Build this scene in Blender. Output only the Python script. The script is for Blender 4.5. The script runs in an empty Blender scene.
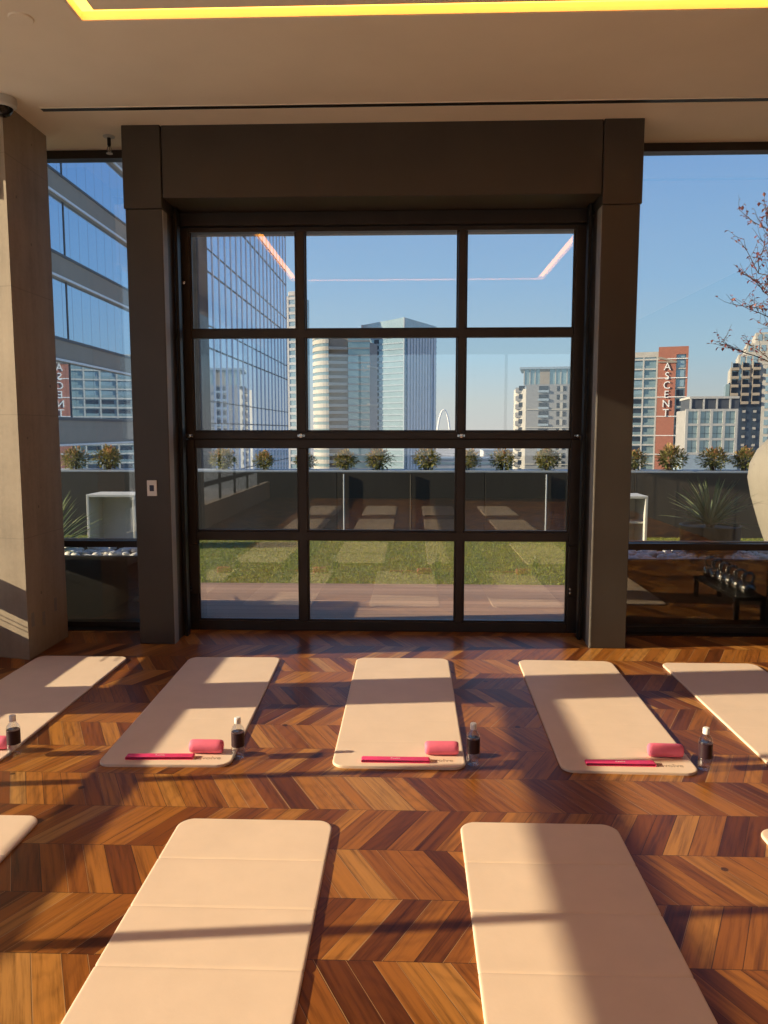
import bpy, bmesh, math, random
import numpy as np
from mathutils import Vector, Matrix

random.seed(7)
PI = math.pi
SC = bpy.context.scene
COL = SC.collection

# ------------------------------------------------------------------ camera
H, PITCH, YAW, FPX = 1.6, math.radians(6.09), math.radians(2.0), 769.0
cam_d = bpy.data.cameras.new('camera')
cam_d.sensor_fit = 'VERTICAL'
cam_d.sensor_height = 36.0
cam_d.lens = FPX / 1024.0 * 36.0
cam_d.clip_start = 0.05
cam_d.clip_end = 8000
cam = bpy.data.objects.new('camera', cam_d)
cam.location = (0, 0, H)
cam.rotation_euler = (PI / 2 - PITCH, 0, YAW)
COL.objects.link(cam)
SC.camera = cam

# ------------------------------------------------------------------ light, sky, exposure
SC.view_settings.view_transform = 'Standard'
SC.view_settings.look = 'None'
SC.view_settings.gamma = 1.0
SC.view_settings.use_curve_mapping = False
SC.view_settings.exposure = 0.0

SUN_EL, SUN_SLOPE = math.radians(19.0), 0.11
sun_d = bpy.data.lights.new('sun', 'SUN')
sun_d.energy = 10.5
sun_d.color = (1.0, 0.80, 0.54)
sun_d.angle = math.radians(0.53)
sun = bpy.data.objects.new('sun', sun_d)
_dir = Vector((1.0, SUN_SLOPE, -math.tan(SUN_EL) * math.hypot(1, SUN_SLOPE)))
sun.rotation_euler = _dir.to_track_quat('-Z', 'Y').to_euler()
sun.location = (-20, 0, 12)
COL.objects.link(sun)

world = bpy.data.worlds.new('sky')
SC.world = world
world.use_nodes = True
wn, wl = world.node_tree.nodes, world.node_tree.links
wn.clear()
w_tc = wn.new('ShaderNodeTexCoord')
w_sep = wn.new('ShaderNodeSeparateXYZ')
w_ramp = wn.new('ShaderNodeValToRGB')
w_bg = wn.new('ShaderNodeBackground')
w_out = wn.new('ShaderNodeOutputWorld')
wl.new(w_tc.outputs['Generated'], w_sep.inputs[0])
wl.new(w_sep.outputs['Z'], w_ramp.inputs[0])
wl.new(w_ramp.outputs[0], w_bg.inputs[0])
wl.new(w_bg.outputs[0], w_out.inputs[0])
el = w_ramp.color_ramp.elements
el[0].position = 0.0; el[0].color = (0.66, 0.64, 0.62, 1)
el[1].position = 1.0; el[1].color = (0.08, 0.20, 0.52, 1)
for p, c in ((0.035, (0.62, 0.66, 0.66)), (0.09, (0.47, 0.66, 0.80)), (0.18, (0.33, 0.57, 0.86)), (0.34, (0.21, 0.42, 0.82))):
    e = el.new(p); e.color = (*c, 1)
w_bg.inputs[1].default_value = 1.0


# ------------------------------------------------------------------ materials
class NT:
    def __init__(self, name):
        m = bpy.data.materials.new(name)
        m.use_nodes = True
        self.m, self.t = m, m.node_tree
        self.t.nodes.clear()
        self.out = self.t.nodes.new('ShaderNodeOutputMaterial')

    def n(self, kind, **kw):
        nd = self.t.nodes.new(kind)
        for k, v in kw.items():
            setattr(nd, k, v)
        return nd

    def l(self, a, b):
        self.t.links.new(a, b)

    def put(self, sock, v):
        if isinstance(v, (int, float)):
            sock.default_value = v
        elif isinstance(v, tuple):
            sock.default_value = v if len(v) == len(sock.default_value) else (*v, 1)
        else:
            self.l(v, sock)

    def math(self, op, a, b=0.0, c=None):
        nd = self.n('ShaderNodeMath', operation=op)
        self.put(nd.inputs[0], a); self.put(nd.inputs[1], b)
        if c is not None:
            self.put(nd.inputs[2], c)
        return nd.outputs[0]

    def mix(self, f, a, b, blend='MIX'):
        nd = self.n('ShaderNodeMix', data_type='RGBA', blend_type=blend)
        self.put(nd.inputs[0], f); self.put(nd.inputs[6], a); self.put(nd.inputs[7], b)
        return nd.outputs[2]

    def ramp(self, f, stops):
        nd = self.n('ShaderNodeValToRGB')
        e = nd.color_ramp.elements
        while len(e) > 1:
            e.remove(e[-1])
        e[0].position = stops[0][0]; e[0].color = (*stops[0][1], 1)
        for p, c in stops[1:]:
            x = e.new(p); x.color = (*c, 1)
        self.l(f, nd.inputs[0])
        return nd.outputs[0]

    def noise(self, vec, scale, detail=4, rough=0.55):
        nd = self.n('ShaderNodeTexNoise')
        nd.inputs['Scale'].default_value = scale
        nd.inputs['Detail'].default_value = detail
        nd.inputs['Roughness'].default_value = rough
        if vec is not None:
            self.l(vec, nd.inputs['Vector'])
        return nd.outputs[0]

    def coord(self, kind='Object', scale=None):
        tc = self.n('ShaderNodeTexCoord')
        o = tc.outputs[kind]
        if scale:
            mp = self.n('ShaderNodeMapping')
            mp.inputs['Scale'].default_value = scale
            self.l(o, mp.inputs[0]); o = mp.outputs[0]
        return o

    def bump(self, h, strength=0.2, dist=0.01):
        nd = self.n('ShaderNodeBump')
        nd.inputs['Strength'].default_value = strength
        nd.inputs['Distance'].default_value = dist
        self.l(h, nd.inputs['Height'])
        return nd.outputs[0]

    def bsdf(self, color, rough=0.5, metal=0.0, normal=None, spec=0.5, trans=0.0, ior=1.45):
        b = self.n('ShaderNodeBsdfPrincipled')
        self.put(b.inputs['Base Color'], color)
        self.put(b.inputs['Roughness'], rough)
        self.put(b.inputs['Metallic'], metal)
        b.inputs['Specular IOR Level'].default_value = spec
        b.inputs['Transmission Weight'].default_value = trans
        b.inputs['IOR'].default_value = ior
        if normal is not None:
            self.l(normal, b.inputs['Normal'])
        self.l(b.outputs[0], self.out.inputs[0])
        return b


def plain(name, c, rough=0.5, metal=0.0, var=0.12, scale=6.0, bump=0.0, spec=0.5, kind='Object'):
    t = NT(name)
    co = t.coord(kind)
    nz = t.noise(co, scale)
    lo = tuple(v * (1 - var) for v in c); hi = tuple(min(1, v * (1 + var)) for v in c)
    colr = t.ramp(nz, [(0.3, lo), (0.7, hi)])
    nrm = t.bump(t.noise(co, scale * 12), bump, 0.004) if bump else None
    t.bsdf(colr, rough, metal, nrm, spec)
    return t.m


def glass_pane(name, tint=(0.95, 0.97, 0.96), f0=0.04, power=1.0):
    t = NT(name)
    lw = t.n('ShaderNodeLayerWeight')
    lw.inputs[0].default_value = 0.5
    f = t.math('POWER', lw.outputs['Facing'], 5.0)
    fr = t.math('MULTIPLY_ADD', f, (1 - f0) * power, f0)
    tr = t.n('ShaderNodeBsdfTransparent'); tr.inputs[0].default_value = (*tint, 1)
    gl = t.n('ShaderNodeBsdfGlossy'); gl.inputs['Roughness'].default_value = 0.0
    gl.inputs['Color'].default_value = (1, 1, 1, 1)
    mx = t.n('ShaderNodeMixShader')
    t.l(fr, mx.inputs[0]); t.l(tr.outputs[0], mx.inputs[1]); t.l(gl.outputs[0], mx.inputs[2])
    t.l(mx.outputs[0], t.out.inputs[0])
    return t.m


def emitter(name, c, s):
    t = NT(name)
    e = t.n('ShaderNodeEmission')
    e.inputs[0].default_value = (*c, 1); e.inputs[1].default_value = s
    t.l(e.outputs[0], t.out.inputs[0])
    return t.m


def chevron_floor():
    t = NT('chevron_oak')
    sp = t.n('ShaderNodeSeparateXYZ')
    t.l(t.coord('Object'), sp.inputs[0])
    X, Y = sp.outputs[0], sp.outputs[1]
    ROW, W, SL = 0.31, 0.088, 0.52
    r = t.math('DIVIDE', Y, ROW)
    k = t.math('FLOOR', r)
    v = t.math('SUBTRACT', Y, t.math('MULTIPLY', k, ROW))
    par = t.math('FLOORED_MODULO', k, 2.0)
    sgn = t.math('MULTIPLY_ADD', par, 2.0, -1.0)              # odd rows lean right
    vv = t.math('MULTIPLY', v, SL)
    # even rows run down from the row's far line, odd rows up from its near line
    u = t.math('SUBTRACT', X, t.math('MULTIPLY', sgn, vv))
    u = t.math('ADD', u, t.math('MULTIPLY', par, 0.03))
    # uneven plank widths
    ws = t.n('ShaderNodeTexNoise', noise_dimensions='2D')
    ws.inputs['Scale'].default_value = 3.1; ws.inputs['Detail'].default_value = 0
    cu = t.n('ShaderNodeCombineXYZ'); t.l(u, cu.inputs[0]); t.l(t.math('MULTIPLY', k, 7.3), cu.inputs[1])
    t.l(cu.outputs[0], ws.inputs['Vector'])
    u2 = t.math('ADD', t.math('DIVIDE', u, W), t.math('MULTIPLY', ws.outputs[0], 1.1))
    pi_ = t.math('FLOOR', u2)
    pf = t.math('FRACT', u2)
    # random per plank
    cid = t.n('ShaderNodeCombineXYZ'); t.l(pi_, cid.inputs[0]); t.l(k, cid.inputs[1])
    wn_ = t.n('ShaderNodeTexWhiteNoise', noise_dimensions='2D'); t.l(cid.outputs[0], wn_.inputs['Vector'])
    rnd = wn_.outputs['Value']
    srgb = t.n('ShaderNodeSeparateColor'); t.l(wn_.outputs['Color'], srgb.inputs[0])
    rnd2 = srgb.outputs[1]
    # grain along the plank: coordinates across (u) and along (v)
    gc = t.n('ShaderNodeCombineXYZ')
    t.l(t.math('MULTIPLY', u, 42.0), gc.inputs[0])
    t.l(t.math('MULTIPLY_ADD', v, 2.6, t.math('MULTIPLY', rnd, 60.0)), gc.inputs[1])
    t.l(t.math('MULTIPLY', rnd2, 40.0), gc.inputs[2])
    g1 = t.noise(gc.outputs[0], 1.0, 5, 0.65)
    gc2 = t.n('ShaderNodeCombineXYZ')
    t.l(t.math('MULTIPLY', u, 9.0), gc2.inputs[0])
    t.l(t.math('MULTIPLY_ADD', v, 2.2, t.math('MULTIPLY', rnd, 33.0)), gc2.inputs[1])
    t.l(t.math('MULTIPLY', rnd2, 21.0), gc2.inputs[2])
    cath = t.n('ShaderNodeTexWave', wave_type='RINGS', rings_direction='Z')
    cath.inputs['Scale'].default_value = 1.6; cath.inputs['Distortion'].default_value = 6.0
    cath.inputs['Detail'].default_value = 2.5
    t.l(gc2.outputs[0], cath.inputs['Vector'])
    base = t.ramp(rnd, [(0.0, (0.13, 0.037, 0.008)), (0.25, (0.22, 0.067, 0.012)), (0.5, (0.32, 0.112, 0.019)),
                        (0.75, (0.40, 0.155, 0.027)), (0.92, (0.45, 0.19, 0.036)), (1.0, (0.47, 0.235, 0.065))])
    gcol = t.ramp(g1, [(0.3, (0.42, 0.38, 0.34)), (0.52, (1, 1, 1)), (0.78, (1.25, 1.22, 1.15))])
    c = t.mix(1.0, base, gcol, 'MULTIPLY')
    wcol = t.ramp(cath.outputs[0], [(0.0, (0.62, 0.58, 0.55)), (0.35, (1, 1, 1)), (1.0, (1.1, 1.08, 1.05))])
    c = t.mix(t.math('MULTIPLY', t.math('GREATER_THAN', rnd2, 0.6), 0.3), c, t.mix(1.0, c, wcol, 'MULTIPLY'))
    # joints between planks and between rows
    d1 = t.math('MULTIPLY', t.math('MINIMUM', pf, t.math('SUBTRACT', 1.0, pf)), W)
    d2 = t.math('MINIMUM', v, t.math('SUBTRACT', ROW, v))
    gap = t.math('LESS_THAN', t.math('MINIMUM', d1, d2), 0.0016)
    pale = t.math('MULTIPLY', t.math('LESS_THAN', d1, 0.0022), t.math('GREATER_THAN', srgb.outputs[2], 0.72))
    c = t.mix(t.math('MULTIPLY', gap, 0.75), c, (0.025, 0.010, 0.005))
    c = t.mix(t.math('MULTIPLY', pale, 0.7), c, (0.52, 0.30, 0.13))
    c = t.mix(1.0, c, (0.86, 0.87, 0.92), 'MULTIPLY')
    # a few knots
    vor = t.n('ShaderNodeTexVoronoi'); vor.inputs['Scale'].default_value = 2.3
    t.l(t.coord('Object'), vor.inputs['Vector'])
    kn = t.math('LESS_THAN', vor.outputs['Distance'], 0.035)
    c = t.mix(t.math('MULTIPLY', kn, 0.8), c, (0.03, 0.012, 0.006))
    hgt = t.math('SUBTRACT', t.math('MULTIPLY', g1, 0.5), gap)
    nrm = t.bump(hgt, 0.25, 0.002)
    rr = t.math('MULTIPLY_ADD', g1, 0.18, 0.24)
    t.bsdf(c, rr, 0.0, nrm, 0.28)
    return t.m


def concrete(name, c, var=0.3):
    t = NT(name)
    co = t.coord('Object')
    n1 = t.noise(co, 1.6, 6, 0.6)
    n2 = t.noise(t.coord('Object', (9, 9, 1.0)), 1.0, 5, 0.6)
    n3 = t.noise(co, 30, 4, 0.6)
    f = t.math('ADD', t.math('MULTIPLY', n1, 0.5), t.math('ADD', t.math('MULTIPLY', n2, 0.35), t.math('MULTIPLY', n3, 0.15)))
    col = t.ramp(f, [(0.32, tuple(x * (1 - var) for x in c)), (0.5, c), (0.68, tuple(x * (1 + var * 0.7) for x in c))])
    sp = t.n('ShaderNodeSeparateXYZ'); t.l(co, sp.inputs[0])
    # formwork joints every 0.85 m
    z = t.math('FRACT', t.math('DIVIDE', sp.outputs[2], 0.85))
    j = t.math('LESS_THAN', z, 0.008)
    col = t.mix(t.math('MULTIPLY', j, 0.35), col, tuple(x * 0.5 for x in c))
    vor = t.n('ShaderNodeTexVoronoi'); vor.inputs['Scale'].default_value = 6.0
    t.l(co, vor.inputs['Vector'])
    pit = t.math('LESS_THAN', vor.outputs['Distance'], 0.07)
    col = t.mix(t.math('MULTIPLY', pit, 0.6), col, tuple(x * 0.35 for x in c))
    t.bsdf(col, 0.75, 0, t.bump(n3, 0.3, 0.004))
    return t.m


def brick_mat(name, c1, c2, mortar, scale):
    t = NT(name)
    sp = t.n('ShaderNodeSeparateXYZ'); t.l(t.coord('Object'), sp.inputs[0])
    cb = t.n('ShaderNodeCombineXYZ')
    t.l(t.math('ADD', sp.outputs[0], sp.outputs[1]), cb.inputs[0]); t.l(sp.outputs[2], cb.inputs[1])
    b = t.n('ShaderNodeTexBrick')
    b.inputs['Scale'].default_value = scale
    for i, v in ((1, c1), (2, c2), (3, mortar)):
        b.inputs[i].default_value = (*v, 1)
    t.l(cb.outputs[0], b.inputs[0])
    t.bsdf(b.outputs[0], 0.85)
    return t.m


def plank_mat(name, c, width, rough=0.6):
    """boards running along x"""
    t = NT(name)
    sp = t.n('ShaderNodeSeparateXYZ'); t.l(t.coord('Object'), sp.inputs[0])
    r = t.math('DIVIDE', sp.outputs[1], width)
    k = t.math('FLOOR', r); f = t.math('FRACT', r)
    wn_ = t.n('ShaderNodeTexWhiteNoise', noise_dimensions='1D'); t.l(k, wn_.inputs['W'])
    g = t.noise(t.coord('Object', (1.2, 30, 1)), 1.0, 5, 0.6)
    s = t.math('ADD', t.math('MULTIPLY', wn_.outputs['Value'], 0.5), t.math('MULTIPLY', g, 0.5))
    col = t.ramp(s, [(0.2, tuple(x * 0.65 for x in c)), (0.5, c), (0.85, tuple(min(1, x * 1.3) for x in c))])
    gap = t.math('LESS_THAN', f, 0.05)
    col = t.mix(t.math('MULTIPLY', gap, 0.8), col, tuple(x * 0.15 for x in c))
    t.bsdf(col, rough)
    return t.m


def leaf_mat(name, stops, zlo=None, zhi=None, ztop=None, rough=0.5):
    """each leaf its own hue; leaves of the young growth at the tips take the tip colours"""
    t = NT(name)
    ge = t.n('ShaderNodeNewGeometry')
    f = ge.outputs['Random Per Island']
    col = t.ramp(f, stops)
    if ztop:
        sp = t.n('ShaderNodeSeparateXYZ'); t.l(t.coord('Object'), sp.inputs[0])
        zz = t.math('DIVIDE', t.math('SUBTRACT', sp.outputs[2], zlo), zhi - zlo)
        zz = t.math('ADD', zz, t.math('MULTIPLY_ADD', f, 0.7, -0.35))
        nd = t.n('ShaderNodeClamp'); t.l(zz, nd.inputs[0])
        col = t.mix(nd.outputs[0], col, t.ramp(f, ztop))
    b = t.bsdf(col, rough)
    tr = t.n('ShaderNodeBsdfTranslucent'); t.l(col, tr.inputs[0])
    mx = t.n('ShaderNodeMixShader'); mx.inputs[0].default_value = 0.3
    t.l(b.outputs[0], mx.inputs[1]); t.l(tr.outputs[0], mx.inputs[2])
    t.l(mx.outputs[0], t.out.inputs[0])
    return t.m


def mat_fabric(name, c):
    t = NT(name)
    co = t.coord('Object')
    n = t.noise(co, 5.0, 5, 0.6)
    n2 = t.noise(co, 60.0, 3, 0.6)
    col = t.ramp(n, [(0.3, tuple(v * 0.93 for v in c)), (0.7, c)])
    h = t.math('ADD', n, t.math('MULTIPLY', n2, 0.06))
    t.bsdf(col, 0.5, 0, t.bump(h, 0.16, 0.012), 0.35)
    return t.m


M = dict(
    floor=chevron_floor(),
    ceiling=plain('ceiling_paint', (0.86, 0.775, 0.64), 0.85, var=0.03, scale=2, bump=0.02),
    wall=plain('wall_paint', (0.60, 0.52, 0.42), 0.85, var=0.04, scale=2, bump=0.02),
    darkwall=plain('dark_wall', (0.035, 0.028, 0.023), 0.7, var=0.2, scale=2),
    concrete=concrete('column_concrete', (0.33, 0.27, 0.20)),
    portal=plain('brown_metal_cladding', (0.062, 0.051, 0.041), 0.40, 0.1, var=0.08, scale=3),
    frame=plain('dark_bronze_frame', (0.040, 0.031, 0.025), 0.38, 0.3, var=0.15, scale=5),
    black=plain('black_metal', (0.012, 0.011, 0.010), 0.45, 0.2, var=0.2, scale=8),
    alu=plain('grey_trim', (0.30, 0.28, 0.25), 0.5, 0.0, var=0.08, scale=6),
    sill=plain('sky_glint_sill', (0.42, 0.44, 0.47), 0.3, 0.6, var=0.05, scale=6),  # paler than the frame, sky light put into the colour
    chrome=plain('polished_steel', (0.7, 0.68, 0.64), 0.2, 1.0, var=0.05, scale=10),
    glass=glass_pane('window_glass', (0.95, 0.97, 0.96), 0.085),
    outerglass=glass_pane('side_glass', (0.96, 0.97, 0.96), 0.03, 0.6),
    matt=mat_fabric('cream_mat', (0.78, 0.615, 0.47)),
    print=plain('wordmark_ink', (0.33, 0.25, 0.19), 0.6, var=0.05),
    pink=plain('pink_foam', (0.86, 0.17, 0.27), 0.6, var=0.06, scale=20, bump=0.05),
    band=plain('pink_latex', (0.74, 0.05, 0.17), 0.45, var=0.08, scale=20),
    white=plain('white_plastic', (0.80, 0.79, 0.76), 0.4, var=0.03),
    whitepaint=plain('white_cabinet_paint', (0.55, 0.55, 0.52), 0.55, var=0.05, scale=4),
    vase=concrete('cream_stone', (0.25, 0.225, 0.19), 0.12),
    label=plain('dark_label', (0.030, 0.012, 0.018), 0.45, var=0.1),
    smoke=plain('smoked_dome', (0.01, 0.01, 0.011), 0.08, var=0.1),
    screen=plain('reader_screen', (0.02, 0.02, 0.06), 0.2, var=0.1),
    deck=plank_mat('brown_decking', (0.36, 0.225, 0.155), 0.14),
    bounce_paving=plain('pale_bounce_paving', (0.72, 0.69, 0.63), 0.8, var=0.08, scale=2),  # pale so the added ground outside throws sunlight up indoors
    soil=plain('lawn_soil', (0.12, 0.13, 0.035), 0.95, var=0.3, scale=9),
    grass=leaf_mat('lawn_grass', [(0.0, (0.12, 0.165, 0.02)), (0.5, (0.20, 0.25, 0.03)), (1.0, (0.33, 0.33, 0.06))], rough=0.6),
    parapet=concrete('dark_parapet', (0.030, 0.028, 0.024), 0.25),
    coping=plain('pale_coping', (0.33, 0.37, 0.42), 0.5, var=0.1),
    planter=plain('charcoal_planter', (0.020, 0.018, 0.016), 0.5, var=0.2, scale=4),
    pebble=plain('white_pebble', (0.62, 0.62, 0.60), 0.6, var=0.2, scale=14),
    gravel=plain('planter_gravel', (0.12, 0.11, 0.10), 0.9, var=0.4, scale=30),
    bark=plain('brown_bark', (0.10, 0.065, 0.045), 0.9, var=0.3, scale=20),
    yucca=leaf_mat('yucca_leaf', [(0.0, (0.14, 0.19, 0.08)), (0.6, (0.28, 0.34, 0.16)), (1.0, (0.52, 0.54, 0.30))], rough=0.4),
    shrub=leaf_mat('nandina_leaf', [(0.0, (0.08, 0.095, 0.03)), (0.4, (0.22, 0.23, 0.07)), (0.75, (0.42, 0.40, 0.14)), (1.0, (0.50, 0.38, 0.14))],
                   0.20, 0.46, [(0.0, (0.40, 0.36, 0.12)), (0.5, (0.50, 0.29, 0.12)), (1.0, (0.50, 0.15, 0.12))]),
    redleaf=leaf_mat('red_leaf', [(0.0, (0.22, 0.05, 0.05)), (0.6, (0.42, 0.12, 0.10)), (1.0, (0.50, 0.24, 0.16))]),
    cove=emitter('cove_led', (1.0, 0.36, 0.045), 7.0),
    ground=plain('city_ground', (0.34, 0.34, 0.34), 0.95, var=0.45, scale=0.02),
)


def bglass(name, c, rough=0.03, metal=0.85):
    return plain(name, c, rough, metal, var=0.08, scale=0.2)


def striped_glass(name, c):
    """mirror glass with fine vertical butt joints every 0.71 m"""
    t = NT(name)
    sp = t.n('ShaderNodeSeparateXYZ'); t.l(t.coord('Object'), sp.inputs[0])
    f = t.math('FRACT', t.math('DIVIDE', sp.outputs[1], 0.71))
    col = t.mix(t.math('LESS_THAN', f, 0.06), c, tuple(x * 0.72 for x in c))
    t.bsdf(col, 0.012, 0.92)
    return t.m


M.update(
    a_glass=striped_glass('blue_facade_glass', (0.46, 0.62, 0.82)),
    b_glass=bglass('tower_glass', (0.50, 0.64, 0.86), 0.02, 0.92),
    a_conc=concrete('grey_facade_concrete', (0.25, 0.235, 0.21), 0.1),
    granite=plain('dark_granite', (0.05, 0.052, 0.056), 0.9, var=0.5, scale=0.8),
    mull=plain('pale_mullion', (0.62, 0.66, 0.72), 0.4, 0.2, var=0.05),
    joint=plain('dark_joint', (0.06, 0.07, 0.09), 0.5, var=0.1),
    cream=plain('cream_render', (0.40, 0.38, 0.345), 0.8, var=0.08, scale=0.3),
    creamdark=plain('tan_render', (0.28, 0.24, 0.20), 0.8, var=0.08, scale=0.3),
    far_glass=bglass('grey_green_glass', (0.30, 0.40, 0.42), 0.12, 0.55),
    far_glass2=bglass('pale_green_glass', (0.32, 0.44, 0.50), 0.15, 0.5),
    far_dark=plain('dark_window', (0.035, 0.05, 0.075), 0.2, 0.2, var=0.3, scale=0.4),
    far_slab=plain('pale_slab', (0.26, 0.33, 0.40), 0.8, var=0.06, scale=0.3),
    far_grey=plain('grey_wall', (0.30, 0.29, 0.285), 0.85, var=0.08, scale=0.3),
    greybrick=brick_mat('grey_brick', (0.245, 0.25, 0.265), (0.215, 0.22, 0.235), (0.28, 0.285, 0.30), 1.2),
    redbrick=brick_mat('red_brick', (0.34, 0.125, 0.085), (0.30, 0.105, 0.075), (0.36, 0.18, 0.13), 1.2),
    letter=plain('white_letter', (0.75, 0.74, 0.72), 0.5, var=0.03),
    whiteframe=plain('white_frame', (0.42, 0.41, 0.39), 0.7, var=0.05, scale=0.3),
    far_blue=bglass('dark_blue_glass', (0.05, 0.075, 0.12), 0.1, 0.5),
    palepier=plain('hazed_pier', (0.68, 0.70, 0.72), 0.8, var=0.05, scale=0.3),  # distance haze put into the colour as a lighter tone
    haze=plain('pale_city_wall', (0.42, 0.43, 0.45), 0.9, var=0.15, scale=0.1),
)


# ------------------------------------------------------------------ mesh helpers
class MB:
    def __init__(self):
        self.bm = bmesh.new()

    def box(self, x0, x1, y0, y1, z0, z1, bev=0.0, seg=1):
        x0, x1 = min(x0, x1), max(x0, x1); y0, y1 = min(y0, y1), max(y0, y1); z0, z1 = min(z0, z1), max(z0, z1)
        b = bmesh.new()
        mt = Matrix.Translation(((x0 + x1) / 2, (y0 + y1) / 2, (z0 + z1) / 2)) @ Matrix.Diagonal((x1 - x0, y1 - y0, z1 - z0, 1))
        bmesh.ops.create_cube(b, size=1, matrix=mt)
        if bev:
            bmesh.ops.bevel(b, geom=b.edges[:], offset=bev, segments=seg, affect='EDGES', profile=0.6)
        self.add(b)
        return self

    def add(self, b):
        me = bpy.data.meshes.new('tmp')
        b.to_mesh(me); b.free()
        self.bm.from_mesh(me)
        bpy.data.meshes.remove(me)

    def lathe(self, prof, seg=32, c=(0, 0, 0), axis='Z'):
        vs = []
        for (r, z) in prof:
            ring = []
            for i in range(seg):
                a = 2 * PI * i / seg
                p = (r * math.cos(a), r * math.sin(a), z)
                if axis == 'X':
                    p = (z, r * math.cos(a), r * math.sin(a))
                elif axis == 'Y':
                    p = (r * math.sin(a), z, r * math.cos(a))
                ring.append(self.bm.verts.new((p[0] + c[0], p[1] + c[1], p[2] + c[2])))
            vs.append(ring)
        for a, b in zip(vs, vs[1:]):
            for i in range(seg):
                j = (i + 1) % seg
                self.bm.faces.new((a[i], a[j], b[j], b[i]))
        self.bm.faces.new(vs[0][::-1]); self.bm.faces.new(vs[-1])
        return self

    def tube(self, pts, radii, seg=8):
        pts = [Vector(p) for p in pts]
        if isinstance(radii, (int, float)):
            radii = [radii] * len(pts)
        rings = []
        for i, p in enumerate(pts):
            d = (pts[min(i + 1, len(pts) - 1)] - pts[max(i - 1, 0)]).normalized()
            a = d.orthogonal().normalized() if i == 0 else (ref - d * ref.dot(d)).normalized()
            ref = a
            b = d.cross(a)
            rings.append([self.bm.verts.new(p + (a * math.cos(2 * PI * k / seg) + b * math.sin(2 * PI * k / seg)) * radii[i]) for k in range(seg)])
        for a, b in zip(rings, rings[1:]):
            for i in range(seg):
                j = (i + 1) % seg
                self.bm.faces.new((a[i], a[j], b[j], b[i]))
        self.bm.faces.new(rings[0][::-1]); self.bm.faces.new(rings[-1])
        return self

    def prism(self, poly, z0, z1):
        lo = [self.bm.verts.new((x, y, z0)) for x, y in poly]
        hi = [self.bm.verts.new((x, y, z1)) for x, y in poly]
        n = len(poly)
        for i in range(n):
            j = (i + 1) % n
            self.bm.faces.new((lo[i], lo[j], hi[j], hi[i]))
        self.bm.faces.new(lo[::-1]); self.bm.faces.new(hi)
        return self

    def strip(self, pts, width, normal_up=True, thick=0.0):
        """leaf: tapered two-sided folded strip along pts; width list per point"""
        L, C, R = [], [], []
        for i, p in enumerate(pts):
            p = Vector(p)
            d = (Vector(pts[min(i + 1, len(pts) - 1)]) - Vector(pts[max(i - 1, 0)])).normalized()
            s = d.cross(Vector((0, 0, 1)))
            s = s.normalized() if s.length > 1e-4 else Vector((1, 0, 0))
            up = s.cross(d)
            w = width[i]
            L.append(self.bm.verts.new(p - s * w + up * w * 0.45)); C.append(self.bm.verts.new(p)); R.append(self.bm.verts.new(p + s * w + up * w * 0.45))
        for i in range(len(pts) - 1):
            self.bm.faces.new((L[i], C[i], C[i + 1], L[i + 1]))
            self.bm.faces.new((C[i], R[i], R[i + 1], C[i + 1]))
        return self

    def mesh(self, name, m, smooth=False):
        bmesh.ops.recalc_face_normals(self.bm, faces=self.bm.faces[:])
        me = bpy.data.meshes.new(name)
        self.bm.to_mesh(me); self.bm.free()
        me.materials.append(m)
        if smooth:
            me.polygons.foreach_set('use_smooth', [True] * len(me.polygons))
            try:
                me.set_sharp_from_angle(angle=math.radians(40))
            except Exception:
                pass
        return me

    def build(self, name, m, parent=None, smooth=False, loc=None, kind=None):
        o = bpy.data.objects.new(name, self.mesh(name, m, smooth))
        COL.objects.link(o)
        if parent:
            o.parent = parent
        if loc:
            o.location = loc
        if kind:
            o['kind'] = kind
        return o


def put(name, me, parent=None, loc=(0, 0, 0), rz=0.0):
    o = bpy.data.objects.new(name, me)
    COL.objects.link(o)
    o.parent = parent
    o.location = loc
    o.rotation_euler.z = rz
    return o


def tag(o, label=None, cat=None, group=None, kind=None):
    if label: o['label'] = label
    if cat: o['category'] = cat
    if group: o['group'] = group
    if kind: o['kind'] = kind
    return o


def thing(name, label, cat, loc=(0, 0, 0), rz=0.0, group=None):
    o = bpy.data.objects.new(name, None)
    o.empty_display_size = 0.1
    COL.objects.link(o)
    o.location = loc
    o.rotation_euler = (0, 0, rz)
    return tag(o, label, cat, group)


def struct(name, loc=(0, 0, 0)):
    o = bpy.data.objects.new(name, None)
    COL.objects.link(o)
    o.location = loc
    o['kind'] = 'structure'
    return o


def kids(o):
    return [c for c in bpy.data.objects if c.parent == o]


def dup(root, loc, rz=None, label=None, group=None):
    r = root.copy(); COL.objects.link(r); r.location = loc
    if rz is not None: r.rotation_euler.z = rz
    if label: r['label'] = label
    if group: r['group'] = group
    for ch in kids(root):
        c = ch.copy(); COL.objects.link(c); c.parent = r
        for g in kids(ch):
            d = g.copy(); COL.objects.link(d); d.parent = c
    return r


def text_mesh(s, size, depth, m, name):
    cu = bpy.data.curves.new(name, 'FONT')
    cu.body = s; cu.size = size; cu.extrude = depth; cu.align_x = 'CENTER'; cu.align_y = 'CENTER'
    cu.resolution_u = 3
    tmp = bpy.data.objects.new('tmp_text', cu)
    COL.objects.link(tmp)
    bpy.context.view_layer.update()
    me = bpy.data.meshes.new_from_object(tmp.evaluated_get(bpy.context.evaluated_depsgraph_get()))
    bpy.data.objects.remove(tmp); bpy.data.curves.remove(cu)
    me.materials.clear(); me.materials.append(m)
    me.name = name
    return me


# ------------------------------------------------------------------ room shell
CZ = 3.725                                   # ceiling height
XL, XR, YB, YF = -3.40, 4.40, -6.0, 6.10    # side walls, back wall, window plane

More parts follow.
